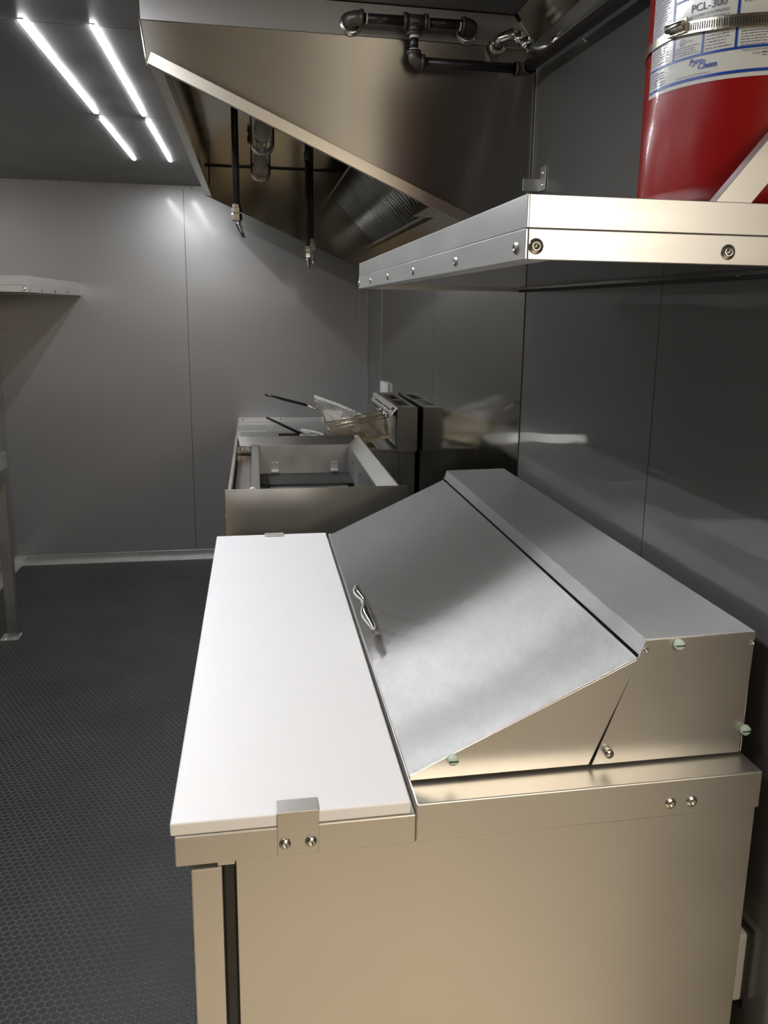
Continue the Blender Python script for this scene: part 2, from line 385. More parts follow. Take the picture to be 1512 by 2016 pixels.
# board clamps at both ends
for sgn, y0 in ((-1, 0.0), (1, L)):
    bm = B()
    ya, yb = (y0, y0+sgn*.0022)
    box(bm, .1195, .1695, min(ya, yb), max(ya, yb), .8945 if sgn < 0 else .905, .9515)
    yc = y0 - sgn*.024
    box(bm, .1195, .1695, min(yb, yc), max(yb, yc), .9497, .9518)
    cl = obj('board_clamp', bm, STEELP, PT, .0008)
    for x in (.1285, .1595): screw((x, y0+sgn*.0023, .9105), '-y' if sgn < 0 else '+y', .0058, cl, h=.0045)
for x in (.10, .70):
    for y in (.10, L-.10):
        bm = B(); lathe(bm, [(.02, .03), (.03, .028), (.03, .002), (.02, 0)], (x, y-.0, .0305), 'z', 20)
        bm2 = B(); tube(bm2, [(x-.014, y, .045), (x+.014, y, .045)], .045, 24); bm.free()
        c = obj('caster', bm2, BLKP, PT)
        boxo('fork', (x-.02, x+.02, y-.02, y+.02, .088, .131), ZINC, c, .002)

bm = B(); box(bm, -.0045, .2825, .0015, L-.0005, .9314, .9482)
tag(obj('cutting_board', bm, HDPE, None, .0025, seg=3, origin=(.14, .6, .9314)), 'long white plastic cutting board lying on the front deck of the prep table', 'cutting board')

# ------------------------------------------------------------------ wall shelves (right one large, left one far)
def wall_shelf(label, x_wall, x_front, y0, y1, zb, zt, screws_f, screws_e, m_end, far_end_screws=()):
    s = 1 if x_wall > x_front else -1
    t = thing('storage_shelf', label, 'shelf', ((x_wall+x_front)/2, (y0+y1)/2, zb))
    xa, xb = sorted((x_front + s*.002, x_wall - s*.0026))
    boxo('shelf_sheet', (xa, xb, y0+.002, y1-.002, zb+.006, zb+.009), ALUB, t)
    boxo('top_sheet', (xa, xb, y0+.002, y1-.002, zt-.004, zt-.001), ALUD, t)
    def edge(name, bxl, bxu):
        bm = B(); box(bm, *bxl); e = obj(name, bm, ALU, t, .0008)
        bm = B(); box(bm, *bxu); e2 = obj(name, bm, ALU, t, .0008); return e
    zm = zb + .029
    xf0, xf1 = sorted((x_front, x_front+s*.003)); xg0, xg1 = sorted((x_front+s*.0012, x_front+s*.004))
    ef = edge('front_angle', (xf0, xf1, y0, y1, zb, zm), (xg0, xg1, y0+.0012, y1, zm+.0006, zt))
    xe = sorted((x_front+s*.0032, x_wall-s*.0026))
    if m_end:
        ee = edge('end_angle', (xe[0], xe[1], y0, y0+.003, zb, zm), (xe[0], xe[1], y0+.0012, y0+.004, zm+.0006, zt))
        for x in screws_e: screw((x, y0-.0001, zb+.0125), '-y', .0062, ee)
        ef2 = edge('end_angle', (xe[0], xe[1], y1-.003, y1, zb, zm), (xe[0], xe[1], y1-.004, y1-.0012, zm+.0006, zt))
    xl = sorted((x_front+s*.0032, x_front+s*.028)); boxo('bottom_lip', (xl[0], xl[1], y0+.003, y1-.003, zb, zb+.0025), ALU, t)
    for y in screws_f: screw((x_front-s*.0001, y, zb+.0125), '-x' if s > 0 else '+x', .0058, ef)
    return t
rs = wall_shelf('large aluminium wall shelf in the right foreground carrying the red tank', W, .362, -.099, 1.162, 1.590, 1.651,
           (-.074, .171, .455, .710, .948, 1.145), (.373, .576, .74), True)
for y in (.918, .691, .456, .184): screw((W-.012, y, 1.5958), '-z', .005, rs, h=.003)
bm = B(); box(bm, W-.006, W-.0005, -.095, 1.158, 1.5885, 1.5945); obj('wall_joint', bm, SEAM, rs)
bm = B(); box(bm, W-.026, W-.006, -.09, 1.15, 1.5936, 1.5958); obj('wall_cleat', bm, ALUB, rs)
# brace angle rising from the shelf end to the wall
bm = B()
p0, p1 = Vector((.570, -.094, 1.640)), Vector((.782, -.094, 1.894)); d = (p1-p0).normalized(); n = Vector((-d.z, 0, d.x))
orbox(bm, p0, p1, n, .0155, (0,1,0), .0015)
q = n*.0140
orbox(bm, p0+q+Vector((0,.0065,0)), p1+q+Vector((0,.0065,0)), n, .0015, (0,1,0), .0065)
obj('brace', bm, ALU, rs, .0008, 'diagonal aluminium angle brace')
wall_shelf('small aluminium shelf on the left wall near the far corner', XL, -.871, 2.93, YF-.001, 1.590, 1.661,
           (2.965, 3.17, 3.43, 3.70), (-.886, -1.1), True)

# ------------------------------------------------------------------ fire suppression tank
TX, TY, TR, TZ = .667, .034, .1160, 1.6515
tk = thing('suppression_tank', 'red fire suppression tank with white label on the right shelf', 'tank', (TX, TY, TZ))
bm = B(); prof = [(TR*.80, 0), (TR*.93, .004), (TR*.985, .012), (TR, .024)] + [(TR, z) for z in (.1, .2, .3, .36)]
prof += [(TR*math.cos(a), .36+.07*math.sin(a)) for a in (.3, .6, .9, 1.2, 1.45)]
lathe(bm, prof, (TX, TY, TZ), 'z', 96); obj('cylinder', bm, RED, tk)
bm = B(); lathe(bm, [(.022, .42), (.022, .455), (.03, .457), (.03, .49), (.018, .492), (.018, .52)], (TX, TY, TZ), 'z', 24); obj('valve', bm, BRASS, tk)
def cpt(ang, z, dr): a = math.radians(1.045*ang+9.4); z += .0115; return Vector((TX+(TR+dr)*math.cos(a), TY+(TR+dr)*math.sin(a), z))
def patch(bm, a0, a1, z0, z1, dr, th=None):
    n = max(1, int(abs(a1-a0)/2)); A = []
    for i in range(n+1):
        a = a0+(a1-a0)*i/n; A.append((bm.verts.new(cpt(a, z0, dr)), bm.verts.new(cpt(a, z1, dr))))
    for p, q in zip(A, A[1:]):
        f = bm.faces.new((p[0], q[0], q[1], p[1])); f.smooth = True
LB0, LB1 = -188, -60       # label spans these angles (degrees)
ZB = 1.7665
bm = B(); patch(bm, LB0, LB1, ZB, 1.93, .0005); lab = obj('label', bm, LABEL, tk, 0, 'white and blue printed wrap label')
bm = B()
patch(bm, -183, LB1, ZB+.0042, ZB+.0072, .0009)                  # thick blue line
patch(bm, LB0+1, -183.8, ZB+.004, ZB+.0068, .0009)
patch(bm, -187, LB1, 1.7932, 1.7957, .0009)                      # grid base line
for a in (-167.0, -150.0, -134.1, -112, -90): patch(bm, a-.55, a+.55, 1.7932, 1.823, .0009)
for a in (-134.1, -168.5, -100): patch(bm, a-.6, a+.6, 1.823, 1.93, .0009)
patch(bm, -168.5, LB1, 1.851, 1.853, .0009)
obj('blue_lines', bm, BLUE, lab)
# rows of tiny print
bm = B()
def rows(a0, a1, z0, z1, dz, h=.0007, fill=.8):
    z = z1
    while z > z0:
        a = a0; end = a1 - random.random()*(a1-a0)*.25
        while a < end:
            wd = random.uniform(.7, 2.4); patch(bm, a, min(a+wd, end), z-h, z, .00095); a += wd + random.uniform(.3, .6)
        z -= dz
rows(-187, -170, 1.798, 1.92, .0028)
rows(-187.5, -178, 1.775, 1.791, .0024); rows(-181, -171, 1.777, 1.789, .003)
rows(-165.5, -151.5, 1.797, 1.806, .0024); rows(-148.5, -136, 1.797, 1.817, .0030)
rows(-132, -114, 1.797, 1.810, .0026); rows(-132, -100, 1.835, 1.86, .0028); rows(-122, -92, 1.785, 1.789, .003)
rows(-165, -137, 1.857, 1.875, .003)
rows(-164, -140, 1.7755, 1.7762, .003, .0005)
obj('fine_print', bm, INKM, lab)
def wrap_text(txt, a0, z, size, m, name, bold=0., shear=0.):
    c = bpy.data.curves.new('t', 'FONT'); c.body = txt; c.size = size; c.offset = bold; c.shear = shear; c.resolution_u = 3
    o = bpy.data.objects.new('t', c); COL.objects.link(o)
    dg = bpy.context.evaluated_depsgraph_get(); dg.update(); me = bpy.data.meshes.new_from_object(o.evaluated_get(dg))
    bpy.data.objects.remove(o)
    b = B(); b.from_mesh(me); bpy.data.meshes.remove(me)
    for v in b.verts:
        x, y = v.co.x, v.co.y; a = a0 + math.degrees(x/TR)
        v.co = cpt(a, z+y, .00105)
    # faces keep their facing outward (text reads left to right as the angle grows)
    mm = bpy.data.meshes.new(name)
    wp = Vector(tk.location)
    bmesh.ops.translate(b, verts=b.verts, vec=-wp); b.to_mesh(mm); b.free(); mm.materials.append(m)
    q = bpy.data.objects.new(name, mm); COL.objects.link(q); q.parent = lab
wrap_text('PCL-300', -157.8, 1.8375, .0105, INKM, 'lettering', .0001)
wrap_text('THE SYSTEM IS INTENDED', -160.2, 1.8318, .0038, INKM, 'lettering')
wrap_text('FOR INDOOR USE ONLY', -159.0, 1.8268, .0038, INKM, 'lettering')
wrap_text('Pyro-', -156.6, 1.7862, .0080, BLUE, 'lettering', .00020, .2)
wrap_text('Chem', -151.9, 1.7805, .0080, BLUE, 'lettering', .00020, .2)
wrap_text('LISTED', -159.2, 1.8095, .0026, INKM, 'lettering')
wrap_text('THE DATE OF MANUFACTURE', -131.2, 1.7905, .0026, INKM, 'lettering')
wrap_text('IS ON THE TANK', -126.5, 1.7870, .0026, INKM, 'lettering')
wrap_text('UL', -162.7, 1.8095, .0036, INKM, 'lettering')
bm = B()
for i in range(24):
    a, b_ = 2*PI*i/24, 2*PI*(i+1)/24; rr = (.0034, .0029)
    vs = [bm.verts.new(cpt(-161.6+math.degrees(r*math.cos(q)/TR), 1.8108+r*math.sin(q), .00105)) for q, r in ((a, rr[0]), (b_, rr[0]), (b_, rr[1]), (a, rr[1]))]
    bm.faces.new(vs)
obj('round_mark', bm, INKM, lab)
# band clamp with worm housing
def band(bm, a0, a1, zf, wd, dr, th=.0012):
    n = 40; R_ = []
    for i in range(n+1):
        a = a0+(a1-a0)*i/n; z = zf(a)
        R_.append([bm.verts.new(cpt(a, z-wd/2, dr)), bm.verts.new(cpt(a, z+wd/2, dr)), bm.verts.new(cpt(a, z+wd/2, dr+th)), bm.verts.new(cpt(a, z-wd/2, dr+th))])
    for p, q in zip(R_, R_[1:]):
        for k in range(4):
            f = bm.faces.new((p[k], p[(k+1) % 4], q[(k+1) % 4], q[k]))
    bm.faces.new(R_[0]); bm.faces.new(R_[-1][::-1])
bm = B(); band(bm, -300, -168, lambda a: 1.8225+.00005*(a+168), .0085, .0012); bc = obj('band_clamp', bm, BRASS, tk, 0, 'steel worm band clamp')
bm = B(); band(bm, -170, -62, lambda a: 1.8255 - .00022*(a+170) + .00000125*(a+170)**2, .0125, .0030, .0015); obj('band_tail', bm, BRASS, bc, .0003)
bm = B()
for i in range(70):
    a = -156+i*1.15; z = 1.8255 - .00022*(a+170) + .00000125*(a+170)**2
    patch(bm, a, a+.45, z-.0035, z+.0035, .0047)
obj('band_slots', bm, SEAM, bc)
bm = B(); pa, pb = cpt(-169.5, 1.8262, .0055), cpt(-158, 1.8262, .0055)
orbox(bm, pa, pb, (0,0,1), .0078, cpt(-163, 0, 0)-Vector((TX,TY,.0115)), .0012); ho = obj('worm_housing', bm, BRASS, bc, .001)
bm = B(); tube(bm, [cpt(-168.5, 1.8262, .0095), cpt(-158.5, 1.8262, .0095)], .0042, 14); obj('worm_screw', bm, ZINC, ho)

# ------------------------------------------------------------------ exhaust hood
HY0, HY1, HX0 = 1.112, 3.258, -.128
hood = thing('exhaust_hood', 'stainless steel exhaust hood with sloping bottom edge under the ceiling', 'range hood', (.33, 2.18, 2.0))
XR = W-.0026
def hz(x): return 2.066 + (x+.118)*(-.431)
ZT = 2.153
HT = ZC-.003
boxtop = 2.205
bm = B(); prism(bm, [(HX0, ZT), (-.118, 2.066), (XR, hz(XR)), (XR, ZT)], 'y', HY0, HY0+.0015); obj('near_panel', bm, HOODM, hood)
bm = B(); prism(bm, [(HX0, boxtop), (-.118, 2.066), (XR, hz(XR)), (XR, 2.148), (XR-.05, boxtop)], 'y', HY1-.0015, HY1); obj('far_panel', bm, HOODI, hood)
bm = B(); prism(bm, [(HX0, boxtop), (-.118, 2.066), (-.1165, 2.066), (HX0+.0015, boxtop)], 'y', HY0+.0015, HY1-.0015); obj('front_panel', bm, HOODI, hood)
bm = B(); box(bm, HX0, W-.058, HY0+.002, HY1-.002, boxtop, boxtop+.002); obj('top_panel', bm, HOODI, hood)
bm = B(); box(bm, XR-.0015, XR, HY0+.002, HY1-.002, 1.70, 2.14); obj('rear_panel', bm, HOODI, hood)
# folded hem along the near sloping edge (tapers into a bright lip)
d = Vector((1, 0, -.431)).normalized(); n = Vector((.431, 0, 1)).normalized()
bm = B(); pa = Vector((-.112, HY0-.0075, hz(-.112)+.0130)); pb = Vector((XR-.002, HY0-.0075, hz(XR-.002)+.0130))
orbox(bm, pa, pb, n, .0125, (0,1,0), .0010)
orbox(bm, pa-n*.012+Vector((0,.006,0)), pb-n*.012+Vector((0,.006,0)), n, .0008, (0,1,0), .007)
obj('near_hem', bm, mat('hem_steel', (.62,.59,.52), .3, 1), hood, .0005, 'bright folded strip along the near edge')
bm = B(); tube(bm, [(HX0-.001, HY0-.0005, ZT), (-.121, HY0-.0005, 2.085), (-.1175, HY0-.0005, 2.062)], .0022, 8); obj('corner_bead', bm, mat('bead', (.85,.82,.75), .3, 1), hood)
# inner gutter channels along the front
bm = B()
prism(bm, [(-.116, 2.068), (-.088, 2.060), (-.088, 2.058), (-.116, 2.066)], 'y', HY0+.004, HY1-.004)
prism(bm, [(-.088, 2.058), (-.086, 2.075), (-.084, 2.075), (-.086, 2.056)], 'y', HY0+.004, HY1-.004)
prism(bm, [(-.118, 2.10), (-.100, 2.112), (-.100, 2.115), (-.118, 2.104)], 'y', HY0+.004, HY1-.004)
obj('gutter', bm, HOODI, hood)
bm = B(); box(bm, HX0+.01, XR-.06, HY1-.006, HY1-.002, boxtop-.007, boxtop-.001); box(bm, -.10, -.094, HY1-.006, HY1-.0018, 2.07, boxtop-.003); obj('corner_joint', bm, SEAM, hood)
# baffle filters in their sloping bank
FA, FB_ = Vector((.487, 0, 2.098)), Vector((.714, 0, 1.868))
fd = (FB_-FA).normalized(); fn = Vector((-fd.z, 0, fd.x))      # fn points down and out
if fn.z > 0: fn = -fn
def baffle(y0, y1):
    bm = B()
    orbox(bm, FA+Vector((0, y0+.004, 0)), FB_+Vector((0, y0+.004, 0)), fn, .006, (0,1,0), .004)
    orbox(bm, FA+Vector((0, y1-.004, 0)), FB_+Vector((0, y1-.004, 0)), fn, .006, (0,1,0), .004)
    for e in (FA+fd*.005, FB_-fd*.005):
        orbox(bm, e+Vector((0, y0, 0)), e+Vector((0, y1, 0)), fn, .007, fd, .005)
    f = obj('baffle_filter', bm, FILT, hood)
    bm = B(); k = 0; y = y0+.022
    while y < y1-.015:
        tube(bm, [FA+fd*.01+Vector((0, y, 0)), FB_-fd*.01+Vector((0, y, 0))], .0135, 10); y += .047
    obj('baffles', bm, FILT, f)
    bm = B(); orbox(bm, FA-fn*.013+Vector((0, y0, 0)), FA-fn*.013+Vector((0, y1, 0)), fn, .001, fd, .001)
    orbox(bm, FA-fn*.014+fd*.16+Vector((0, (y0+y1)/2-.0, 0)) - Vector((0, (y1-y0)/2, 0)), FA-fn*.014+fd*.16+Vector((0, y1, 0)), fn, .0008, fd, .16)
    obj('backing', bm, SEAM, f)
for a, b in ((1.93, 2.31), (2.312, 2.78), (2.782, 3.252)): baffle(a, b)
bm = B(); orbox(bm, Vector((.714, 1.93, 1.861)), Vector((.714, HY1-.002, 1.861)), (1,0,0), .004, (0,0,1), .008)
box(bm, .712, XR-.002, 1.5, HY1-.002, 1.848, 1.852); box(bm, .64, XR-.002, 1.5, 1.925, 1.852, 1.885); obj('grease_trough', bm, HOODI, hood)
# grey closure panel between hood top and ceiling
bm = B(); prism(bm, [(HX0, ZT+.001), (HX0-.001, ZC-.002), (W-.064, ZC-.002), (W-.006, ZT+.001)], 'y', HY0-.004, HY0-.001)
tag(obj('closure_panel', bm, GREY, origin=(.3, HY0, 2.19)), 'narrow grey closure panel between the hood and the ceiling', 'wall panel')
# wall bracket at the lower corner of the hood
bk = thing('mounting_bracket', 'small zinc angle bracket fixing the hood corner to the right wall', 'bracket', (W, 1.04, 1.85))
bm = B(); box(bm, W-.003, W-.0005, 1.010, 1.047, 1.822, 1.876); box(bm, W-.045, W-.003, 1.045, 1.048, 1.822, 1.850); obj('plate', bm, ALU, bk, .0008)
bm = B(); box(bm, W-.0045, W-.0025, 1.047, 1.108, 1.826, 1.840); obj('strap', bm, ALUD, bk, .0005)
for z in (1.834, 1.862): screw((W-.0031, 1.028, z), '-x', .0045, bk)
bm = B(); box(bm, W-.0035, W-.0005, 1.100, 1.108, 1.845, 2.11)
tag(obj('sealant_strip', bm, ALU, origin=(W-.002, 1.1, 1.98)), 'thin bright vertical strip where the hood meets the right wall', 'trim strip')

# ------------------------------------------------------------------ nozzles and lights inside the hood
def nozzle(x, y, zb, label, tilt, r=.0105, elbow=False):
    t = thing('nozzle_pipe', label, 'pipe', (x, y, zb), 'suppression nozzle pipes hanging in the hood')
    zt = 2.203
    bm = B(); tube(bm, [(x, y, zt), (x, y, zb+.10)], r, 16); obj('drop_pipe', bm, IRON, t)
    bm = B(); lathe(bm, [(r*1.5, 0), (r*1.5, .014), (r*1.25, .016), (r*1.25, .024)], (x, y, zb+.078), 'z', 6, False); lathe(bm, [(r*1.2, 0), (r*1.55, .004), (r*1.55, .022), (r*1.2, .026)], (x, y, zb+.050), 'z', 6, False)
    obj('adapter', bm, CHROME, t)
    d = Vector(tilt).normalized(); p = Vector((x, y, zb+.053))
    bm = B(); tube(bm, [p, p+d*.010, p+d*.012, p+d*.030, p+d*.034, p+d*.058], [.0065, .0105, .0095, .0085, .0065, .0055], 14); obj('nozzle_tip', bm, CHROME, t)
    if elbow:
        bm = B(); tube(bm, [(x, y, zt-.05), (x+.0, y, zt-.022), (x+.004, y+.006, zt-.010), (x+.02, y+.01, zt-.006)], .016, 12); obj('elbow', bm, IRONF, t)
nozzle(.054, 1.90, 1.765, 'black pipe with nozzle hanging leftmost inside the hood', (.35, .1, -.9), .0112)
nozzle(.338, 2.72, 1.702, 'black pipe with nozzle, left one of the close pair in the hood', (.08, 0, -1), elbow=True)
nozzle(.356, 2.76, 1.738, 'black pipe with nozzle, right one of the close pair in the hood', (.16, 0, -1))
def globe(x, y, label):
    t = thing('globe_light', label, 'light', (x, y, 2.2), 'glass globe lights in the hood')
    bm = B(); lathe(bm, [(.045, 0), (.050, -.006), (.050, -.03), (.040, -.034)], (x, y, 2.203), 'z', 28); obj('base', bm, IRONF, t)
    bm = B(); R_, zt, zb = .039, 2.170, 2.030
    pr = [(R_*.95, zt), (R_, zt-.01), (R_, zb+.034), (R_*.93, zb+.016), (R_*.7, zb+.004), (R_*.35, zb), (.0005, zb-.001)]
    inn = [(max(r-.003, .0004), z+(.003 if i > 2 else 0)) for i, (r, z) in enumerate(pr)][::-1]
    lathe(bm, [(r, z) for r, z in pr]+inn, (x, y, 0), 'z', 32); obj('globe', bm, GLASS, t)
    bm = B(); lathe(bm, [(.013, 2.172), (.013, 2.15), (.022, 2.13), (.028, 2.105), (.024, 2.082), (.012, 2.072), (.0005, 2.07)], (x, y, 0), 'z', 24); obj('bulb', bm, FROST, t)
globe(.141, 1.93, 'clear glass globe light in the hood, nearer of the two')
globe(.140, 2.50, 'clear glass globe light in the hood, farther and lower looking of the two')

# ------------------------------------------------------------------ black iron supply pipe on the hood front
pp = thing('supply_pipe', 'black iron pipe run with elbows and tee crossing the near face of the hood', 'pipe', (.5, 1.05, 2.1))
py = HY0-.05; zU = 2.176; zL = 2.094
def fitting(bm, pts, r=.0165, rim=True):
    tube(bm, pts, r, 16)
def pipe(name, pts, r, m): 
    bm = B(); tube(bm, pts, r, 16); return obj(name, bm, m, pp)
pipe('upper_pipe', [(.352, py, zU), (.455, py, zU+.001)], .0105, IRON)
pipe('upper_pipe', [(.495, py, zU+.001), (.585, py, zU+.002)], .0105, IRON)
pipe('down_pipe', [(.473, py, zU-.015), (.473, py, zL+.015)], .0095, IRON)
pipe('lower_pipe', [(.485, py, zL), (.72, py, zL+.0005)], .0108, IRON)
pipe('long_pipe', [(.741, py-.015, zL), (.748, -.30, 2.043)], .0115, IRON)
def elbow(pts, r=.0152):
    bm = B(); tube(bm, pts, r, 18)
    for a, b in ((pts[0], pts[1]), (pts[-1], pts[-2])):
        a, b = Vector(a), Vector(b); dd = (b-a).normalized(); tube(bm, [a, a+dd*.008], r*1.18, 18)
    return obj('elbow', bm, IRONF, pp)
def arc(c, r, u, v, n=7): c, u, v = Vector(c), Vector(u), Vector(v); return [c + r*(math.cos(PI/2*i/n)*u + math.sin(PI/2*i/n)*v) for i in range(n+1)]
elbow([Vector((.356, py, zU))] + arc((.348, py+.016, zU), .016, (0,-1,0), (-1,0,0)) + [Vector((.332, HY0-.012, zU))])
elbow([Vector((.582, py, zU+.002))] + arc((.592, py+.016, zU+.002), .016, (0,-1,0), (1,0,0)) + [Vector((.608, HY0-.012, zU+.002))])
elbow([Vector((.473, py, zL+.022))] + arc((.487, py, zL+.014), .014, (-1,0,0), (0,0,-1)) + [Vector((.497, py, zL))], .0142)
elbow([Vector((.712, py, zL))] + arc((.727, py-.014, zL), .014, (0,1,0), (1,0,0)) + [Vector((.741, py-.026, zL))], .0142)
bm = B(); tube(bm, [(.450, py, zU+.001), (.500, py, zU+.001)], .0152, 18); tube(bm, [(.473, py, zU), (.473, py, zU-.026)], .0145, 18)
for a, b in (((.447, py, zU+.001), (.456, py, zU+.001)), ((.494, py, zU+.001), (.503, py, zU+.001)), ((.473, py, zU-.020), (.473, py, zU-.028))): tube(bm, [a, b], .0178, 18)
obj('tee', bm, IRONF, pp)
for a, b in (((.362, py, zU), (.366, py, zU)), ((.504, py, zU), (.506, py, zU)), ((.577, py, zU), (.580, py, zU)), ((.473, py, zU-.028), (.473, py, zU-.034)), ((.473, py, zL+.0225), (.473, py, zL+.026)), ((.741, py-.027, zL), (.741, py-.030, zL))):
    pipe('thread_tape', [a, b], .0112, THREAD)
for x in (.335, .606):
    bm = B(); lathe(bm, [(.026, 0), (.026, .003), (.018, .005)], (x, HY0-.006, zU), 'y', 24); obj('escutcheon', bm, ZINC, pp)
# electrical connector and conduit in the top right corner
cn = thing('conduit_fitting', 'bright metal elbow connector with conduit in the top corner by the hood', 'conduit', (.70, 1.08, 2.15))
bm = B(); tube(bm, [(.678, HY0-.006, 2.150), (.678, HY0-.028, 2.150)], [.020, .019], 20); tube(bm, [(.678, HY0-.03, 2.150), (.680, HY0-.042, 2.158), (.700, HY0-.052, 2.165), (.713, HY0-.056, 2.162)], [.013, .014, .014, .013], 16); obj('elbow', bm, CHROME, cn)
bm = B(); tube(bm, [(.712, HY0-.056, 2.162), (.727, HY0-.062, 2.150)], [.0150, .0150], 8); tube(bm, [(.729, HY0-.063, 2.149), (.741, HY0-.070, 2.138)], [.0165, .0165], 8); obj('compression_nut', bm, CHROME, cn)
bm = B(); tube(bm, [(.741, HY0-.070, 2.138), (.755, HY0-.10, 2.126), (.7665, HY0-.14, 2.1205)], .0085, 12); obj('hose', bm, ALUD, cn)
bm = B(); tube(bm, [(.7665, HY0-.135, 2.1205), (.7665, HY0-.20, 2.1195)], .0125, 12); obj('coupling', bm, CHROME, cn)
bm = B(); tube(bm, [(.7665, HY0-.19, 2.1195), (.7665, -.30, 2.090)], .0085, 12); obj('conduit', bm, ALUD, cn)

# ------------------------------------------------------------------ char grill body with open well
GY0, GY1, GZ = 1.440, 2.425, 1.019
GX0, GX1 = .010, .549
gr = thing('open_grill', 'empty stainless open top grill frame between prep table and fryer', 'grill', (.28, 1.93, 0))
bm = B(); prism(bm, [(GX0, .14), (GX0, GZ+.000), (GX1, GZ), (GX1, .14)], 'y', GY0, GY0+.002)
box(bm, GX0, GX1, GY0+.0, GY0+.004, GZ-.001, GZ+.0015); obj('near_panel', bm, STEEL, gr, .0006)
bm = B(); box(bm, GX0+.012, GX0+.014, GY0+.002, GY1, .14, GZ-.02); obj('front_panel', bm, STEEL, gr)
bm = B(); box(bm, GX0+.016, GX1-.022, GY1-.002, GY1, .14, GZ); obj('far_panel', bm, STEEL, gr)
bm = B(); box(bm, GX1-.024, GX1-.022, GY0+.002, GY1, .14, GZ); obj('rear_panel', bm, STEEL, gr)
# rim: sloping inner flanges
RX0, RX1 = GX0+.008, .527
bm = B()
box(bm, RX0, RX0+.010, GY0+.004, GY1, GZ-.03, GZ-.001)                       # front lip
prism(bm, [(GY1-.0, GZ+.001), (GY1-.006, GZ+.001), (GY1-.050, GZ-.030), (GY1-.048, GZ-.034), (GY1-.0, GZ-.02)], 'x', RX0, RX1-.02)
prism(bm, [(RX1, GZ+.001), (RX1-.005, GZ+.001), (RX1-.050, GZ-.030), (RX1-.052, GZ-.034), (RX1, GZ-.02)], 'y', GY0+.004, GY1)
obj('rim', bm, STEEL, gr, .0008)
# grease gutter and its divider
bm = B(); box(bm, RX0+.010, .082, GY0+.004, GY1-.045, GZ-.075, GZ-.072)
gt = obj('gutter', bm, mat('gutter_steel', (.40,.35,.31), .32, 1), gr)
bm = B(); box(bm, .082, .112, GY0+.004, GY1-.045, GZ-.030, GZ-.026); box(bm, .082, .084, GY0+.004, GY1-.045, GZ-.075, GZ-.026); box(bm, .110, .112, GY0+.004, GY1-.045, GZ-.20, GZ-.026)
obj('divider', bm, STEEL, gr, .0006)
for x in (.045, .068): screw((x, GY1-.049, GZ-.042), '-y', .005, gr, CHROME)
# well walls and bottom
bm = B(); box(bm, .112, .478, GY1-.052, GY1-.050, GZ-.28, GZ-.030); box(bm, .476, .478, GY0+.006, GY1-.052, GZ-.28, GZ-.030); obj('well_wall', bm, ALUD, gr)
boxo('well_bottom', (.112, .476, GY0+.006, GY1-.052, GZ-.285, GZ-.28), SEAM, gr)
bm = B(); box(bm, .14, .45, GY1-.30, GY1-.26, GZ-.165, GZ-.155); box(bm, .15, .155, GY0+.1, GY1-.26, GZ-.175, GZ-.165); box(bm, .44, .445, GY0+.1, GY1-.26, GZ-.175, GZ-.165); obj('grate_support', bm, ALUD, gr, .001)
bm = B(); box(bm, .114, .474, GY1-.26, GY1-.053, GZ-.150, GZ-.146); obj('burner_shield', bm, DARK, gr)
for x in (.175, .418):
    bm = B(); box(bm, x-.016, x+.016, GY1-.055, GY1-.0525, GZ-.135, GZ-.098); box(bm, x-.015, x+.015, GY1-.072, GY1-.055, GZ-.137, GZ-.134)
    b_ = obj('grate_bracket', bm, ALU, gr, .0006)
    for dx in (-.009, .009): screw((x+dx, GY1-.0552, GZ-.105), '-y', .003, b_)
for y in (1.75, 1.98, 2.2): screw((.4757, y, GZ-.075), '-x', .0035, gr, DARK)
bm = B(); lathe(bm, [(.012, 0), (.012, .010), (.009, .018), (.003, .022), (.0003, .0225)], (.089, GY0+.06, GZ-.027), 'z', 20); obj('knob', bm, mat('cream_cap', (.62,.56,.42), .5), gr, 0, 'cream rounded cap')
for x in (.04, .5):
    for y in (1.48, 2.38): 
        bm = B(); tube(bm, [(x, y, 0), (x, y, .142)], .018, 16); obj('leg', bm, ZINC, gr)
screw((GX0-.0002, GY0+.012, .935), '-x', .005, gr)

# ------------------------------------------------------------------ fryer with flue box
fr = thing('deep_fryer', 'stainless deep fryer with tall flue box standing beyond the open grill', 'fryer', (.38, 2.7, 0))
FY0, FY1 = 2.432, 2.99
bm = B()
box(bm, .03, .772, FY0, FY0+.002, .12, .954); box(bm, .03, .772, FY1-.002, FY1, .12, .954)
box(bm, .03, .032, FY0, FY1, .12, .954); box(bm, .770, .772, FY0, FY1, .12, .954); box(bm, .032, .77, FY0+.002, FY1-.002, .12, .125)
box(bm, .032, .20, FY0+.002, FY1-.002, .950, .954); box(bm, .62, .770, FY0+.002, FY1-.002, .950, .954)
box(bm, .20, .62, FY0+.002, FY0+.055, .950, .954); box(bm, .20, .62, FY1-.055, FY1-.002, .950, .954)
obj('cabinet', bm, STEEL, fr, .0006)
bm = B(); box(bm, .20, .205, FY0+.055, FY1-.055, .70, .950); box(bm, .615, .62, FY0+.055, FY1-.055, .70, .950); box(bm, .205, .615, FY0+.055, FY0+.058, .70, .950); box(bm, .205, .615, FY1-.058, FY1-.055, .70, .950); box(bm, .20, .62, FY0+.055, FY1-.055, .695, .70)
obj('fry_pot', bm, HOODI, fr)
boxo('side_strip', (.610, .702, FY0-.003, FY0, .945, .9545), STEEL, fr, .0006)
boxo('side_joint', (.7005, .7025, FY0-.0008, FY0+.0, .84, .944), SEAM, fr)
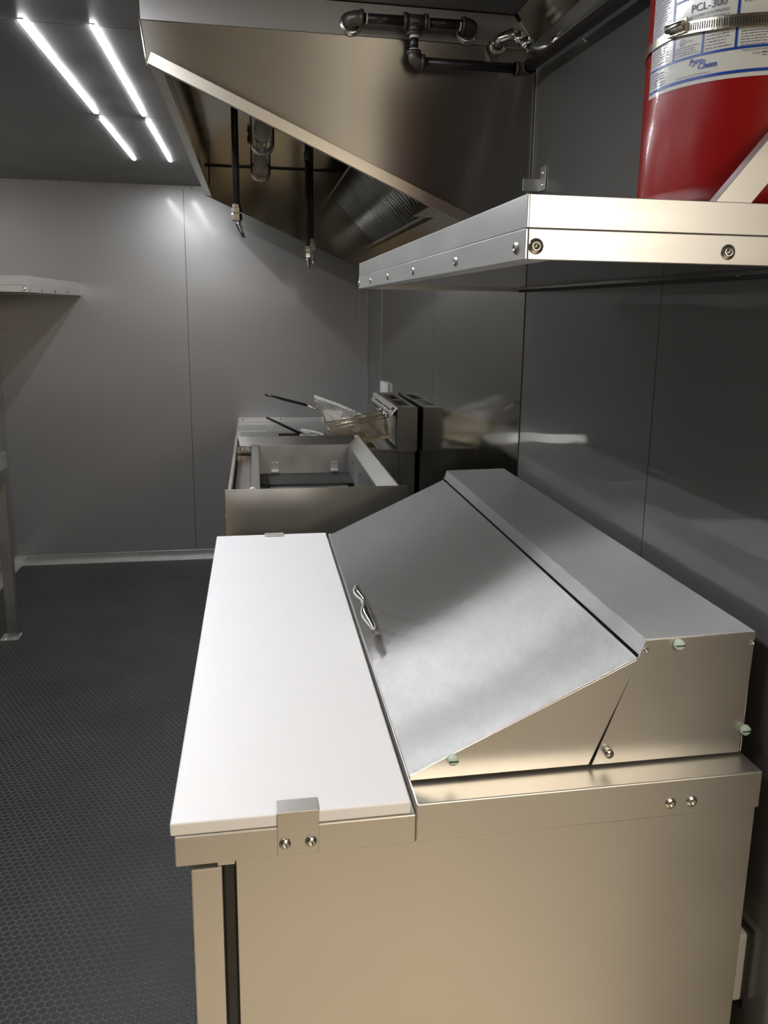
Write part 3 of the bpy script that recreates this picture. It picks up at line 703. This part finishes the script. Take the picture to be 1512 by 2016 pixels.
# flue box: side cheeks, back, sloping front, two openings in the top
bm = B()
poly = [(.684, 1.139), (.770, 1.141), (.770, .954), (.684, .950)]
prism(bm, poly, 'y', 2.385, 2.3865); prism(bm, [(.668, 1.139), (.770, 1.141), (.770, .954), (.684, .954)], 'y', FY1-.0015, FY1)
box(bm, .768, .770, 2.387, FY1-.002, .954, 1.139)
box(bm, .684, .700, 2.387, FY1-.002, 1.137, 1.140); box(bm, .752, .768, 2.387, FY1-.002, 1.137, 1.140)
for a, b in ((2.387, 2.46), (2.66, 2.70), (2.90, FY1-.002)): box(bm, .700, .752, a, b, 1.137, 1.140)
box(bm, .684, .6855, 2.43, FY1-.002, .97, 1.095)
prism(bm, [(.684, 1.139), (.656, 1.105), (.658, 1.103), (.686, 1.137)], 'y', 2.387, FY1-.002)
fb = obj('flue_box', bm, STEEL, fr, .0008)
bm = B(); sd = Vector((-.028, 0, -.034)).normalized()
for y in (2.425, 2.445, 2.465): orbox(bm, Vector((.6775, y, 1.1325)), Vector((.6695, y, 1.1228)), (0,1,0), .0022, (.77,0,-.64), .0012)
for y0_, y1_ in ((2.70, 2.90), (2.49, 2.66)): orbox(bm, Vector((.667, y0_, 1.1200)), Vector((.667, y1_, 1.1200)), sd, .003, (.77,0,-.64), .0012)
obj('vent_slots', bm, SEAM, fb)
for a, b in ((2.46, 2.66), (2.70, 2.90)): boxo('flue_opening', (.700, .752, a, b, 1.10, 1.106), SEAM, fb)
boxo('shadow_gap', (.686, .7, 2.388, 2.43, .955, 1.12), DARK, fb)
bm = B(); tube(bm, [(.650, 2.44, 1.094), (.650, FY1-.05, 1.094)], .005, 10); hb = obj('hanger_bar', bm, CHROME, fr)
for y in (2.46, 2.50, 2.54, 2.62): 
    bm = B(); lathe(bm, [(.008, 0), (.009, .006), (.006, .012), (.0003, .013)], (.652, y, 1.097), 'z', 12); obj('hook', bm, CHROME, hb)
for z in (1.125, .985): screw((.7703, 2.40, z), '+x', .004, fr)
for x in (.07, .72):
    for y in (2.48, 2.94):
        bm = B(); tube(bm, [(x, y, 0), (x, y, .122)], .018, 16); obj('leg', bm, ZINC, fr)

# fry baskets
def basket(loc, rz, ry, label):
    """local frame: basket runs along +x from the handle end (x=0) to the hook end"""
    t = thing('fry_basket', label, 'basket', (0,0,0), 'wire fry baskets on the fryer')
    Lb, Wb, Hb = .255, .125, .105
    def frm(s, z): return None
    bm = B(); r = .0026
    top = [(0,-Wb/2,0), (Lb,-Wb/2,0), (Lb,Wb/2,0), (0,Wb/2,0), (0,-Wb/2,0)]
    bot = [(.022,-Wb/2+.012,-Hb), (Lb-.004,-Wb/2+.012,-Hb), (Lb-.004,Wb/2-.012,-Hb), (.022,Wb/2-.012,-Hb), (.022,-Wb/2+.012,-Hb)]
    for k in range(4): tube(bm, [top[k], top[k+1]], r, 8); tube(bm, [(top[k][0], top[k][1], -.014), (top[k+1][0], top[k+1][1], -.014)], r*.8, 8)
    for k in range(4): tube(bm, [top[k], bot[k]], r*.8, 8); tube(bm, [bot[k], bot[k+1]], r*.8, 8)
    for y in (-.03, .03): tube(bm, [(Lb, y, -.01), (Lb+.002, y, .022), (Lb+.018, y, .024), (Lb+.020, y, .010)], r, 8)
    fr_ = obj('frame', bm, WIRE, t)
    bm = B()
    def lerp(a, b, s): return tuple(a[i]*(1-s)+b[i]*s for i in range(3))
    def mesh_face(a, b, c, d_, nu, nv):
        for i in range(1, nu): tube(bm, [lerp(a, b, i/nu), lerp(d_, c, i/nu)], .0010, 4, False)
        for j in range(1, nv): tube(bm, [lerp(a, d_, j/nv), lerp(b, c, j/nv)], .0010, 4, False)
    for k in range(4):
        nu = 34 if k % 2 == 0 else 16
        mesh_face(top[k], top[k+1], bot[k+1], bot[k], nu, 14)
    mesh_face(bot[0], bot[1], bot[2], bot[3], 34, 14)
    obj('wire_mesh', bm, WIRE, t)
    # handle: pair of wires rising from the front, then the black sleeve
    bm = B()
    for y in (-.008, .008): tube(bm, [(.018, y*2.2, -.10), (0, y*1.8, -.004), (-.006, y*1.3, .052), (-.014, y*1.2, .066), (-.072, y, .103)], .0028, 8)
    obj('handle_wire', bm, WIRE, t)
    bm = B()
    for y in (-.0075, .0075): tube(bm, [(-.066, y, .100), (-.20, y*.9, .166), (-.221, y*.6, .176)], [.0052, .0052, .0045], 10)
    tube(bm, [(-.219, -.006, .175), (-.226, 0, .1785), (-.219, .006, .175)], .0048, 10)
    obj('handle', bm, BLKP, t, 0, 'black plastic dipped double rod handle')
    t.location = loc; t.rotation_euler = (0, ry, rz)
    return t
basket((.402, 2.545, 1.048), 0.0, -.20, 'wire fry basket hooked on the flue box with its black handle raised')
basket((.377, 2.80, .867), .0, .0, 'wire fry basket sunk in the fryer pot behind the raised one')

# plastic bags of parts
def bag(label, p0, p1, drop, seed, th):
    """white zip strip from p0 to p1 with a crumpled clear bag below"""
    random.seed(seed)
    t = thing('plastic_bag', label, 'bag', p0, 'clear plastic parts bags in the fry baskets')
    p0, p1 = Vector(p0), Vector(p1)
    mid = (p0+p1)/2 + Vector((0, 0, .006))
    bm = B(); pts = [p0, p0.lerp(mid, .5), mid, mid.lerp(p1, .5), p1]
    for a, b in zip(pts, pts[1:]): orbox(bm, a, b, (0, 0, 1), th, (0, 1, 0), .004)
    obj('zip_strip', bm, WHITEP, t, .001, 'thick white strip along the top')
    bm = B(); nu, nv = 22, 12; grid = {}
    for side in (0, 1):
        for i in range(nu+1):
            for j in range(nv+1):
                s, q = i/nu, j/nv
                base = p0.lerp(p1, s); belly = math.sin(PI*s)*math.sin(PI*min(1, q*1.0))*.022
                y = (1 if side else -1)*(belly+.001) + .009*math.sin(9*s+5*q+seed) + .006*math.sin(23*s-11*q)
                xoff = .03*q*(.5-s) + .006*math.sin(14*q+3*s)
                z = -drop*q*(.75+.25*math.sin(PI*s)) + .006*math.sin(17*s+seed)*q
                grid[side, i, j] = bm.verts.new(base+Vector((xoff, y, z)))
        for i in range(nu):
            for j in range(nv):
                f = bm.faces.new((grid[side,i,j], grid[side,i+1,j], grid[side,i+1,j+1], grid[side,i,j+1])); f.smooth = True
    obj('bag_film', bm, BAG, t)
    c = p0.lerp(p1, .42)
    bm = B(); orbox(bm, c+Vector((-.06, 0, -drop*.50)), c+Vector((.02, .0, -drop*.62)), (.3,0,1), drop*.30, (0,1,0), .002); obj('folded_paper', bm, PAPER, t)
    bm = B(); a = c+Vector((.045, .0, -drop*.42))
    orbox(bm, a, a+Vector((.05, 0, -.012)), (0,0,1), .018, (0,1,0), .006); 
    obj('small_part', bm, ALUD, t, .002)
    bm = B()
    for k in range(4): tube(bm, [a+Vector((.012*k, -.012, .016)), a+Vector((.012*k+.01, -.012, -.018))], .0015, 6)
    obj('wire_piece', bm, CHROME, t)
bag('clear plastic bag with white strip sticking up from the nearer fry basket', (.357, 2.66, 1.158), (.590, 2.66, 1.062), .082, 3, .0065)
bag('clear plastic bag with white strip lying low in the farther fry basket', (.300, 2.73, 1.000), (.43, 2.73, .966), .03, 8, .004)

# ------------------------------------------------------------------ counters at the far wall
fc = thing('filler_counter', 'low aluminium counter between the fryer and the far wall', 'counter', (.36, 3.6, 0))
boxo('counter_top', (-.008, W-.009, 3.08, YF-.003, .838, .848), ALU, fc, .001)
boxo('front_angle', (-.012, -.008, 3.08, YF-.003, .79, .849), ALUD, fc, .0008)
bm = B(); box(bm, -.004, .70, YF-.0055, YF-.003, .849, .878); wa = obj('wall_angle', bm, ALU, fc, .0006)
for x in (.02, .25, .48): screw((x, YF-.0056, .866), '-y', .0045, wa)
bm = B(); box(bm, -.004, .155, 3.55, 3.553, .8485, .872); box(bm, .155, .158, 3.25, 3.553, .8485, .876); box(bm, .155, .60, 3.55, 3.553, .8485, .864); rl = obj('raised_lip', bm, ALU, fc, .0005)
screw((.02, 3.5499, .860), '-y', .004, rl)
boxo('cabinet', (.0, W-.009, 3.10, YF-.047, .1, .838), ALUD, fc)
for x in (.03, .74):
    for y in (3.14, 3.96): boxo('leg', (x-.02, x+.02, y-.02, y+.02, 0, .1), ALUD, fc)

lt = thing('side_table', 'aluminium work table at the left edge with leg bolted to the floor', 'table', (-1.19, 2.1, 0))
XT0, XT1 = XL+.003, -1.016
boxo('table_top', (XT0, XT1, 1.35, 2.927, .845, .884), ALUD, lt, .001)
boxo('end_angle', (XT0, XT1, 2.927, 2.930, .812, .885), ALU, lt, .0008)
boxo('front_angle', (XT1, XT1+.003, 1.35, 2.93, .812, .885), ALU, lt, .0008)
boxo('rail', (XT1-.042, XT1, 1.36, 2.925, .765, .845), ALUD, lt, .001)
screw((XT1+.003, 2.90, .868), '+x', .0045, lt)
def leg(x, y):
    bm = B(); box(bm, x-.022, x+.022, y-.004, y, .006, .80); box(bm, x+.018, x+.022, y, y+.04, .006, .80); l = obj('leg', bm, ALUD, lt, .0008)
    bm = B(); box(bm, x-.050, x+.030, y-.035, y+.050, 0, .005); pl = obj('foot_plate', bm, ALU, l, .0008)
    for dx, dy in ((-.03, -.018), (.008, -.018)):
        screw((x+dx, y+dy, .005), '+z', .007, pl, CHROME)
leg(XT1-.026, 2.90); leg(XT1-.026, 1.42)

# ------------------------------------------------------------------ LED strips
k = 0
for xx, side in ((-.445, 'left'), (-.278, 'right')):
    for y0, y1, nm in ((1.40, 2.362, 'middle'), (2.462, 3.305, 'far')):
        dx = -.004*(y0-1.4)
        t = thing('led_strip', '%s glowing LED strip of the %s row on the ceiling' % ({'middle':'long nearer','far':'shorter farther'}[nm], side), 'ceiling light', (xx, (y0+y1)/2, ZC), 'ceiling LED strips')
        boxo('housing', (xx-.0070, xx+.0070, y0-.006, y1+.006, ZC-.0022, ZC), ALUD, t)
        boxo('diffuser', (xx-.0064, xx+.0064, y0, y1, ZC-.0045, ZC-.0024), LEDM, t)
    for y0, y1, nm in ((.34, 1.165, 'over the prep table'), (-.28, .30, 'by the open end')):
        t = thing('led_strip', 'LED ceiling strip of the %s row, out of view, %s' % (side, nm), 'ceiling light', (xx, (y0+y1)/2, ZC), 'ceiling LED strips')
        boxo('housing', (xx-.0070, xx+.0070, y0-.006, y1+.006, ZC-.0022, ZC), ALUD, t)
        boxo('diffuser', (xx-.0064, xx+.0064, y0, y1, ZC-.0045, ZC-.0024), LEDM, t)

# ------------------------------------------------------------------ outlets
ot = thing('wall_outlet', 'light grey outlet cover low on the right wall behind the prep table', 'outlet', (W, .06, .62))
bm = B(); box(bm, W-.022, W, .018, .098, .562, .676); obj('cover', bm, mat('grey_outlet_plastic', (.42,.42,.39), .45), ot, .006)
boxo('gasket', (W-.004, W, .012, .104, .556, .682), GASK, ot)
wo = thing('cable_cover', 'small white plastic cable cover on the steel wall behind the fryer flue', 'cable cover', (W, 3.3, 1.14))
for y in (3.20, 3.30): boxo('channel', (W-.022, W-.003, y, y+.07, 1.05, 1.163), WHITEP, wo, .003)
